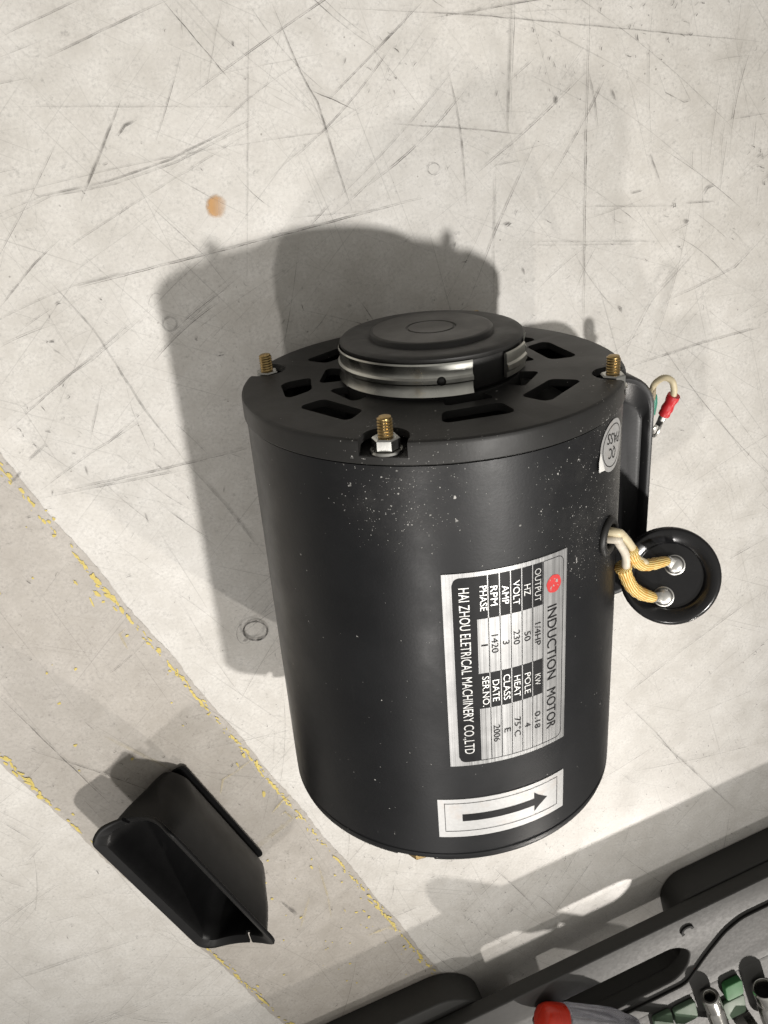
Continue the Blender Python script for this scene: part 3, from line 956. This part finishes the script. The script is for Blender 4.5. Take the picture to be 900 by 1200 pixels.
# thin lines in the silver fields, title line, outer frame
lw = 0.30
lines = []
for y in rows[1:6]:
    lines += [(20.6, 45.6, y-lw/2, y+lw/2), (62.5, 88.7, y-lw/2, y+lw/2)]
lines += [(1.9, 88.7, rows[6]-lw/2+.1, rows[6]+lw/2+.1), (88.5, 88.75, 12.9, 48.0), (1.85, 2.1, 40.7, 48.0)]
addcells(lines)
fr = [(x, y) for x, y in rrect(1.9, 37, 88.7, 50.8, 3.0)]
fr = [p for p in fr]
n = len(P_)
out = [(x, y) for x, y in fr]; cx_, cy_ = 45.3, 43.9
arc = [(85.7+3.0*math.cos(q), 47.8+3.0*math.sin(q)) for q in [PI/2*k/8 for k in range(9)]] + [(4.9+3.0*math.cos(q), 47.8+3.0*math.sin(q)) for q in [PI/2+PI/2*k/8 for k in range(9)]]
arci = [(85.7+2.75*math.cos(q), 47.8+2.75*math.sin(q)) for q in [PI/2*k/8 for k in range(9)]] + [(4.9+2.75*math.cos(q), 47.8+2.75*math.sin(q)) for q in [PI/2+PI/2*k/8 for k in range(9)]]
P_.extend(arc); P_.extend(arci); m_ = len(arc)
for k in range(m_-1): F_.append([n+k, n+k+1, n+m_+k+1, n+m_+k])
curved(P_, F_, np_fn, RP, 'printed_panel', M['print'], plate)
def put_text(items, fn, r, mat, parent, name='lettering'):
    P, F = [], []
    for s, x0, x1, y0, cap in items:
        p, f = text_fit(s, x0, x1, y0, cap)
        n = len(P); P += p; F += [[i+n for i in q] for q in f]
    return curved(P, F, fn, r, name, mat, parent)
RT = RP + .00010
silver = [('HAI ZHOU ELETRICAL MACHINERY CO.,LTD', 6.2, 84.4, 6.2, 4.0)]
lab = [('PHASE', 'SER.NO.'), ('RPM', 'DATE'), ('AMP', 'CLASS'), ('VOLT', 'HEAT'), ('HZ', 'POLE'), ('OUTPUT', 'KW')]
wd = {'PHASE': (6.2, 17.0), 'SER.NO.': (47.0, 61.6), 'RPM': (6.9, 15.4), 'DATE': (49.5, 59.8), 'AMP': (7.6, 15.8), 'CLASS': (48.0, 60.2), 'VOLT': (6.6, 17.2), 'HEAT': (49.8, 60.0),
      'HZ': (9.5, 14.3), 'POLE': (50.0, 60.0), 'OUTPUT': (4.0, 18.4), 'KW': (52.2, 57.6)}
for i, (a, c) in enumerate(lab):
    for s in (a, c):
        silver.append((s, wd[s][0], wd[s][1], rows[i]+0.95, 2.75))
put_text(silver, np_fn, RT, M['silver_text'], plate)
black = []
vals = [(('1', 32.3, 32.9), None), (('1420', 28.6, 36.8), ('2006', 71.8, 80.2)), (('3', 32.2, 34.0), ('E', 74.6, 76.6)), (('230', 28.8, 35.2), ('75\u00b0C', 70.5, 80.0)),
        (('50', 30.6, 35.0), ('4', 74.8, 76.9)), (('1/4HP', 28.2, 38.6), ('0.18', 71.0, 79.4))]
for i, pr in enumerate(vals):
    for it in pr:
        if it: black.append((it[0], it[1], it[2], rows[i]+1.0, 2.7))
black += [('INDUCTION', 22.6, 57.4, 42.9, 4.5), ('MOTOR', 62.2, 82.2, 42.9, 4.5)]
put_text(black, np_fn, RT, M['print'], plate)
# red emblem: rounded lozenge with pale strokes
hexp = round_poly([(13.2+4.4*math.cos(q), 45.9+4.0*math.sin(q)) for q in [math.radians(60*k+18) for k in range(6)]], 1.5, 4)
curved([(13.2, 45.9)] + hexp, [[0, k+1, (k+1) % len(hexp)+1] for k in range(len(hexp))], np_fn, RP+.00004, 'emblem', M['red_print'], plate)
ep, ef = [], []
for k in range(16):
    q = random.uniform(0, PI); cx_ = 13.2+random.uniform(-2.2, 2.2); cy_ = 45.9+random.uniform(-2.0, 2.0); l_ = random.uniform(.25, .6)
    dx, dy = math.cos(q)*l_, math.sin(q)*l_; ox, oy = -math.sin(q)*.12, math.cos(q)*.12
    n = len(ep); ep += [(cx_-dx-ox, cy_-dy-oy), (cx_+dx-ox, cy_+dy-oy), (cx_+dx+ox, cy_+dy+oy), (cx_-dx+ox, cy_-dy+oy)]; ef.append([n, n+1, n+2, n+3])
curved(ep, ef, np_fn, RP+.0001, 'emblem_stroke', M['silver_text'], plate)

# arrow label: x = mm to the right round the shell, y = mm up the motor
def ar_fn(x, y, r):
    return cyl(112.6 - math.degrees(x/1000.0/R), 0.0165 + y/1000.0, r)
arrow = link('arrow_label', solid_label(None, 0, 59.3, 0, 21.0, 28, 2, ar_fn, BR-.0003, BR+.00025), M['foil'], motor, 30)
arrow['label'] = 'silver sticker with a black arrow in a thin frame'
P_, F_ = [], []
def arects(rs):
    for x0, x1, y0, y1 in rs:
        p, f = grid(x0, x1, y0, y1, max(1, int((x1-x0)/1.5)), 1)
        n = len(P_); P_.extend(p); F_.extend([[i+n for i in q] for q in f])
arects([(2.8, 55.6, 18.6, 18.85), (2.8, 55.6, 3.2, 3.45), (2.8, 3.05, 3.45, 18.6), (55.35, 55.6, 3.45, 18.6)])
curved(P_, F_, ar_fn, BR+.00036, 'frame_line', M['print'], arrow)
P_, F_ = [], []
arects([(10.4, 43.2, 8.8, 12.6)])
n = len(P_); P_.extend([(43.2, 5.4), (45.4, 7.6), (50.0, 10.7), (45.4, 13.8), (43.2, 16.0)]); F_.append([n, n+1, n+2, n+3, n+4])
curved(P_, F_, ar_fn, BR+.00036, 'arrow', M['print'], arrow)

# inspection sticker, stuck on upside down
def st_fn(x, y, r):
    a = math.radians(-14); xx = x*math.cos(a)-y*math.sin(a); yy = x*math.sin(a)+y*math.cos(a)
    return cyl(47.0 + math.degrees(xx/1000.0/R), 0.1772 - yy/1000.0, r)
def disc(rx, ry, n=40, cut=False):
    P = [(0, 0)]; F = []
    for rr in (0.5, 1.0):
        for k in range(n):
            q = 2*PI*k/n
            P.append((rx*rr*math.cos(q), ry*rr*math.sin(q)))
    for k in range(n):
        k2 = (k+1) % n
        F.append([0, 1+k, 1+k2]); F.append([1+k, 1+n+k, 1+n+k2, 1+k2])
    return P, F
p, f = disc(12.6, 10.6)
stk = curved(p, f, st_fn, BR+.00025, 'inspection_sticker', M['foil'], motor)
stk['label'] = 'round silver QC PASS sticker with a lifted edge'
n = 48; P_ = []; F_ = []
for k in range(n):
    q = 2*PI*k/n
    P_ += [(10.6*math.cos(q), 8.7*math.sin(q)), (10.2*math.cos(q), 8.35*math.sin(q))]
for k in range(n):
    k2 = (k+1) % n
    F_.append([2*k, 2*k2, 2*k2+1, 2*k+1])
curved(P_, F_, st_fn, BR+.00036, 'ring_line', M['print'], stk)
put_text([('QC', -4.0, 4.0, 1.1, 4.2), ('PASS', -7.4, 7.4, -4.9, 4.2)], st_fn, BR+.00036, M['print'], stk)
# lifted corner
pk = [st_fn(6.0, 9.3, BR+.0004), st_fn(12.3, 1.8, BR+.0004), st_fn(13.6, 5.5, BR+.0010), st_fn(12.4, 9.4, BR+.0010)]
link('lifted_edge', mesh(pk, [[0, 1, 2, 3]]), M['paper'], stk)

# ---- capacitor bracket: shallow pressed tray on the side of the shell
def rr3(x0, y0, x1, y1, r, z):
    return [Vector((x, y, z)) for x, y in rrect(x0, y0, x1, y1, r, 8)]
tx0, tx1, ty0, ty1 = 0.058, 0.1222, 0.052, 0.1745
b = MB()
b.loft([rr3(tx0, ty0+.002, tx1-.002, ty1-.002, .018, .036), rr3(tx0, ty0, tx1, ty1, .019, .040), rr3(tx0, ty0, tx1, ty1, .019, .0565), rr3(tx0+.001, ty0+.001, tx1-.001, ty1-.001, .018, .0578),
        rr3(tx0+.0028, ty0+.0028, tx1-.0028, ty1-.0028, .0165, .0578), rr3(tx0+.0036, ty0+.0036, tx1-.0036, ty1-.0036, .0158, .0572), rr3(tx0+.0046, ty0+.010, tx1-.0046, ty1-.014, .012, .0535),
        rr3(tx0+.0060, ty0+.012, tx1-.0060, ty1-.016, .010, .0530)])
bracket = link('capacitor_bracket', b.me(), M['tray_paint'], motor, 40)

# ---- grommet and leads
gc = cyl(48.5, 0.1385, BR); gn = radial(48.5); gu = Y; gv = gn.cross(gu)
b = MB()
tp = [(0.0066+0.0019*math.cos(q), 0.0006+0.0016*math.sin(q)) for q in [2*PI*k/12 for k in range(12)]]
b.lathe(tp, gc, gn, gu, gv, 40, closed_prof=True)
b.lathe([(0.0, -.0002), (0.006, -.0002), (0.0068, .0004)], gc, gn, gu, gv, 40)
grommet = link('grommet', b.me(), M['rubber'], motor, 60)

# ================================================================== CAPACITOR
TC = 0.440
fc = at_t((785, 675), TC); bc = at_t((779.5, 668), TC + 0.054)
ca = (fc - bc).normalized(); CL = (fc - bc).length
cu_ = ca.orthogonal().normalized(); cv_ = ca.cross(cu_)
capac = empty('capacitor', (bc.x, bc.y, 0.0), 'round black capacitor with two silver terminals leaning beside the motor', 'capacitor')
CR = 0.0227
prof = [(0.0, 0.0), (CR-.0025, 0.0), (CR-.0008, .0008), (CR-.0004, .003), (CR-.0004, CL-.0085), (CR, CL-.0075), (CR+.0003, CL-.0065), (CR+.0003, CL-.0058), (CR-.0010, CL-.0052), (CR-.0010, CL-.0043), (CR+.0002, CL-.0037),
        (CR+.0002, CL-.0014), (CR-.0006, CL-.0003), (CR-.0018, CL), (CR-.0032, CL-.0004), (CR-.0064, CL-.0014), (CR-.0072, CL-.0022), (CR-.0076, CL-.0030), (0.0, CL-.0032)]
b = MB(); b.lathe(prof, bc, ca, cu_, cv_, 96)
can = link('can', b.me(), M['bakelite'], capac, 45)
def face_pt(px, h):
    r_ = ray(px); t_ = ((fc + ca*h - CAM).dot(ca))/r_.dot(ca)
    return CAM + r_*t_
TERM = [(790.5, 662), (777.5, 699)]
for px in TERM:
    p = face_pt(px, -0.0032)
    b = MB()
    b.lathe([(0.0, 0), (0.0047, 0), (0.0048, .0008), (0.0043, .0010), (0.0042, .0014), (0.0039, .0022), (0.0030, .0030), (0.0015, .0034), (0.0, .0035)], p, ca, cu_, cv_, 28)
    link('terminal', b.me(), M['tin'], capac, 40)
# leads from the grommet, with braided yellow sleeves reaching the terminals
def px_path(items):
    return [at_t(p, t_) for p, t_ in items]
g0 = gc + gn*(-0.004)
lead1 = spline([g0 + gu*.002, gc + gn*.004 + gu*.0022] + px_path([((729, 627), .378), ((740, 641), .392), ((746, 654), .402), ((756, 660), .412)]), 8)
lead2 = spline([g0 - gu*.002, gc + gn*.004 - gu*.001] + px_path([((725, 636), .378), ((733, 650), .390), ((734, 664), .398), ((738, 680), .408)]), 8)
lw1 = link('lead_wire', tube_me(lead1, 0.0018), M['wire'], motor, 180)
lw2 = link('lead_wire', tube_me(lead2, 0.0018), M['wire_white'], motor, 180)
def wob(n, r):
    return [r*(1 + .06*math.sin(i*1.3) + .04*math.sin(i*3.1)) * (1 + .28*max(0, 1 - i/5)) * (1 - .25*max(0, 1 - (n-1-i)/4)) for i in range(n)]
s1 = spline(px_path([((738, 645), .392), ((744, 656), .402), ((753, 662), .412), ((765, 661), .420), ((782, 657), .430)]), 8)
s2 = spline(px_path([((730, 664), .398), ((734, 676), .404), ((740, 687), .412), ((750, 695), .420), ((766, 700.5), .431)]), 8)
link('sleeve', tube_me(s1, wob(len(s1), 0.0026), 40), M['braid'], lw1, 180)
link('sleeve', tube_me(s2, wob(len(s2), 0.0029), 40), M['braid'], lw2, 180)
for s_, px, parent in ((s1, TERM[0], lw1), (s2, TERM[1], lw2)):
    e0 = s_[-1] - ca*.0008; e1 = face_pt(px, -0.0020); dr = (e1-e0); L_ = dr.length; dr.normalize()
    b = MB(); b.box((e0+e1)/2, dr, ca.cross(dr).normalized(), dr.cross(ca.cross(dr)).normalized(), L_+.003, .0046, .0008)
    link('lug', b.me(), M['tin'], parent)

# ---- ground lead beside the bracket
ZG = 0.060
def gp(p, z): return on_z(p, z)
gw = spline([Vector((.118, .150, .040)), gp((762, 470), .046), gp((766, 452), .052), gp((777, 443), .058), gp((787, 446), .061), gp((790, 457), .062), gp((788, 467), .062)], 8)
gl = link('ground_lead', tube_me(gw, 0.0016), M['wire'], motor, 180)
a_ = gp((790, 463), .062); b_ = gp((778, 486), .058)
pth = [a_.lerp(b_, k/10) for k in range(11)]
link('crimp_sleeve', tube_me(pth, [.0031, .0032, .0032, .0029, .0026, .0027, .0030, .0031, .0027, .0029, .0029], 16), M['red_sleeve'], gl, 60)
# ring tongue
d_ = (b_-a_).normalized(); up_ = Vector((.35, .1, .93)); up_ = (up_ - d_*up_.dot(d_)).normalized(); sd = d_.cross(up_)
b = MB(); rc = b_ + d_*.0095
tp = [(0.0024, -.0004), (0.0024, .0004), (0.0043, .0004), (0.0043, -.0004)]
vw = (CAM - rc).normalized(); rx_ = (d_.cross(vw).normalized()*.92 + vw*.38).normalized(); ru_ = (d_ - rx_*d_.dot(rx_)).normalized()
b.lathe(tp, rc, rx_, ru_, rx_.cross(ru_), 28, closed_prof=True)
b.box(b_ + d_*.0030, d_, sd, up_, .0075, .0008, .0034)
b.lathe([(.0016, -.003), (.0019, -.003), (.0019, .002), (.0016, .002)], b_ + d_*.001, d_, sd, up_, 16, closed_prof=True)
link('ring_terminal', b.me(), M['tin'], gl, 40)
gg = spline([Vector((.120, .148, .042)), gp((760, 476), .040), gp((765, 464), .045), gp((766, 472), .043), gp((764, 484), .038)], 8)
link('ground_lead', tube_me(gg, 0.0019), M['green_wire'], motor, 180)

# ================================================================== CAPACITOR COVER on the floor
OA = Vector((-0.190, -0.0475, 0.03)); lx = Vector((0.393, -0.9195, 0)); pp = Vector((0.9195, 0.393, 0))
c30, s30 = math.cos(math.radians(30)), math.sin(math.radians(30))
pa = pp*c30 + Z*s30; qa = pp*s30 - Z*c30
LEN, WID, DEP = 0.113, 0.050, 0.047
def cov_loop(q, grow, ql=0.0, sad=1.0):
    """outline at depth q; grow = offset outward"""
    k = max(0.0, min(1.0, q/DEP))
    hw = WID/2*(1-k**2.6*0.60) + grow; hl = LEN/2*(1-k**3*0.10) + grow
    r_ = min(hw, 0.007 + 0.020*k + max(0, grow))*0.98
    out = []
    ol = rrect(-hl, -hw, hl, hw, r_, 8); ol2 = []
    for i_ in range(len(ol)):
        p0, p1 = ol[i_], ol[(i_+1) % len(ol)]
        nsub = 12 if i_ % 9 == 8 else 1
        for k_ in range(nsub):
            ol2.append((p0[0] + (p1[0]-p0[0])*k_/nsub, p0[1] + (p1[1]-p0[1])*k_/nsub))
    for x, y in ol2:
        e = max(0.0, min(1.0, (abs(x)/hl - 0.80)/0.20)); e = e*e*(3-2*e)
        dip = (0.0095 if x < 0 else 0.0042)*(1-(min(1, abs(y)/hw))**2)*e*sad*(1-k)
        out.append(OA + lx*(LEN/2 + x) + pa*(WID/2 + y) + qa*(q + dip + ql))
    return out
b = MB(); TH = 0.0018
outer = [cov_loop(-.0003, 0.0022), cov_loop(0.0, 0.0030), cov_loop(0.0013, 0.0032), cov_loop(0.0020, 0.0024), cov_loop(0.0034, -.0002), cov_loop(0.0044, -.0012)]
outer += [cov_loop(DEP*x, -.0014) for x in (.16, .25, .4, .55, .68, .78, .86, .92, .96)]
outer += [cov_loop(DEP*.985, -.005), cov_loop(DEP*.998, -.009), cov_loop(DEP, -.012)]
inner = [cov_loop(0.0002, 0.0008), cov_loop(0.0020, -.0026)] + [cov_loop(DEP*x, -.0016-TH) for x in (.10, .25, .4, .55, .68, .78, .86)] + [cov_loop(DEP*.92, -.0016-TH-.002), cov_loop(DEP*.945, -.0016-TH-.007)]
loops = inner[::-1] + outer
b.loft(loops)
cme = b.me()
cut = []
for x_, y_ in ((-0.002, 0.40), (LEN+.002, 0.62)):
    bb = MB(); bb.box(OA + lx*x_ + pa*(WID*y_) + qa*(.0075 if x_ < 0 else .003), lx, pa, qa, .014, .0028, .010); cut.append(bb.me())
cme = boolean(cme, cut)
zmin = min(v.co.z for v in cme.vertices)
for v in cme.vertices: v.co.z -= zmin
cov_root = empty('capacitor_cover', (OA.x + .05, OA.y - .05, 0), 'empty black plastic capacitor cover lying open on the floor strip', 'cover')
link('shell', cme, M['cover'], cov_root, 38)
b = MB()
pl = rrect(0.010, 0.0, 0.100, 0.010, 0.003, 4)
off = OA + Vector((0, 0, -OA.z))
b.loft([[off + lx*x + pp*(.0445+y) + Z*(0.0006 + y*.2) for x, y in pl], [off + lx*x + pp*(.0445+y) + Z*(0.0020 + y*.2) for x, y in pl]])
link('side_strip', b.me(), M['cover'], cov_root, 30)  # thin strip in the cover's black along the foot of the shell

# ================================================================== TOOL CASE
e2 = Vector((0.9765, 0.2155, 0)); m2 = Vector((0.2155, -0.9765, 0)); o2 = Vector((0.0292, -0.2873, 0))
def cs(s, w_, z): return o2 + e2*s + m2*w_ + Z*z
case = empty('tool_case', tuple(cs(.15, .15, 0)), 'open black plastic tool case with a moulded carry handle', 'tool case')
HC = 0.035
def plate_cs(outl, z0, z1, bev):
    me = curve_mesh(outl, (z1-z0)/2-bev, bev)
    return xform(me, lambda c: cs(c.x, c.y, (z0+z1)/2 + c.z))
lower = round_poly([(-.19, .30), (-.19, .004), (-.165, -.016), (-.018, -.012), (.0015, .006), (.0015, .071), (.161, .071), (.161, .012), (.172, 0), (.45, 0), (.45, .30)],
                   [.02, .02, .02, .02, .012, .01, .01, .012, .012, .02, .02])
upper = round_poly([(-.188, .298), (-.188, .012), (-.165, .002), (.0, .0015), (.448, .0015), (.448, .298)], .012)
hole = round_poly([(.030, .027), (.149, .027), (.1625, .040), (.157, .058), (.145, .067), (.030, .067)], [.006, .008, .008, .008, .008, .006])
low_me = plate_cs([lower], 0.0, 0.0235, .002)
up_me = plate_cs([upper, hole], 0.0235, HC, .0015)
bm = bmesh.new(); bm.from_mesh(low_me); bm.from_mesh(up_me)
me = bpy.data.meshes.new('case'); bm.to_mesh(me); bm.free()
link('case_body', me, M['case'], case, 35)
# raised inner field behind a groove line
fld = round_poly([(.446, .031), (.205, .030), (.190, .0365), (.172, .0525), (.152, .0740), (.106, .0745), (-.09, .0745), (-.09, .086), (.446, .086)], .006)
link('inner_ledge', plate_cs([fld], HC+.0003, HC+.0023, .0008), M['case_tray'], case, 35)
# moulded half-round mark
mk = [(0.161+.0052*math.cos(q), .0158+.0052*math.sin(q)) for q in [math.radians(a) for a in range(150, 351, 10)]]
mk += [(0.161+.0036*math.cos(q), .0158+.0036*math.sin(q)) for q in [math.radians(a) for a in range(350, 149, -10)]]
link('moulded_mark', plate_cs([mk], HC-.0002, HC+.0014, .0003), M['inside'], case, 35)
# socket holders: green inserts as single blocks
def block(name, s, w_, ls, lw_, z0, z1, mat):
    me = plate_cs([rrect(s-ls/2, w_-lw_/2, s+ls/2, w_+lw_/2, .002, 3)], z0, z1, .0008)
    return link(name, me, mat, case, 35)
link('socket_tray', plate_cs([rrect(-.09, .088, .446, .296, .004)], HC-.010+.0106, HC+.0016, .0004), M['case_tray'], case, 35)
block('insert', .187, .1005, .0135, .017, HC+.0018, HC+.0075, M['green'])
block('insert', .145, .103, .017, .020, HC+.0018, HC+.0060, M['green_pale'])
block('insert', .126, .100, .014, .018, HC+.0018, HC+.0060, M['green_pale'])
block('insert', .232, .108, .013, .020, HC+.0018, HC+.0070, M['green_pale'])
block('insert', .186, .127, .018, .022, HC+.0018, HC+.0050, M['green_pale'])
def socket(s, w_, r, ln, bore, label, hexdrive=False):
    z = HC + .0019 + r
    o_ = cs(s, w_, z); ax = (m2*1.0 + e2*0.10).normalized(); u = Z; v = ax.cross(u)
    root = empty('socket', (o_.x, o_.y, HC), label, 'socket', 'sockets in the tool case')
    b = MB()
    b.lathe([(bore*.9, .012), (bore, .0008), (bore+.0006, 0), (r-.0010, 0), (r, .0010), (r, ln*.30), (r*.93, ln*.34), (r*.93, ln*.40), (r, ln*.44), (r, ln-.001), (r-.001, ln), (0, ln)], o_, ax, u, v, 40)
    link('barrel', b.me(), M['chrome'], root, 35)
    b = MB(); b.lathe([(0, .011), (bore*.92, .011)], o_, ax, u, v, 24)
    link('bore', b.me(), M['inside'], root)
    return root
socket(.1650, .0880, .0072, .045, .0042, 'slim silver socket between the pale and bright green inserts')
socket(.2095, .1080, .0092, .050, .0071, 'wide silver socket with a dark open mouth, beside the bright green insert')
# small square bit
o_ = cs(.192, .1475, HC+.0019)
root = empty('screw_bit', tuple(o_), 'small square silver bit standing between the two sockets', 'bit')
b = MB(); uu = (e2*.8+m2*.6).normalized(); vv = Z.cross(uu)
b.box(o_ + Z*.006, uu, vv, Z, .0105, .0105, .012)
bit = boolean(b.me(), [(lambda q: (q.lathe([(0, -.004), (.0030, -.004), (.0036, .004), (0, .004)], o_ + Z*.012, Z, uu, vv, 24), q.me())[1])(MB())])
link('bit_body', bit, M['chrome'], root, 30)

# ================================================================== SCREWDRIVER
zs = HC + .0125 + .0003
s0 = on_z((634, 1194), zs); s1_ = on_z((772, 1208), zs); ad = (s1_-s0).normalized(); su = Z; sv = ad.cross(su)
drv = empty('screwdriver', (s0.x, s0.y, HC), 'screwdriver with red-capped clear handle lying on the tool case', 'screwdriver')
b = MB(); b.lathe([(0, 0), (.0075, .0), (.0098, .0012), (.0112, .0045), (.0118, .010), (.0118, .0175), (.0, .0175)], s0, ad, su, sv, 40)
link('end_cap', b.me(), M['red'], drv, 40)
b = MB(); loops = []
for h in [.0178, .0190, .022, .05, .066, .072, .078, .084, .088]:
    k = {.0178: .0105, .0190: .0122, .022: .0125, .05: .0125, .066: .0125, .072: .0112, .078: .0095, .084: .0090, .088: .0080}[h]
    lp = []
    for i in range(48):
        q = 2*PI*i/48
        fl_ = 1.0 - (0.10 if .0195 < h < .07 else 0.0)*max(0, math.cos(q*6))**2
        lp.append(s0 + ad*h + (su*math.cos(q)+sv*math.sin(q))*k*fl_)
    loops.append(lp)
b.loft(loops)
link('handle', b.me(), M['clear'], drv, 40)
b = MB(); b.lathe([(0, .02), (.0035, .02), (.0035, .20), (0, .20)], s0, ad, su, sv, 20)
link('blade', b.me(), M['chrome'], drv, 40)
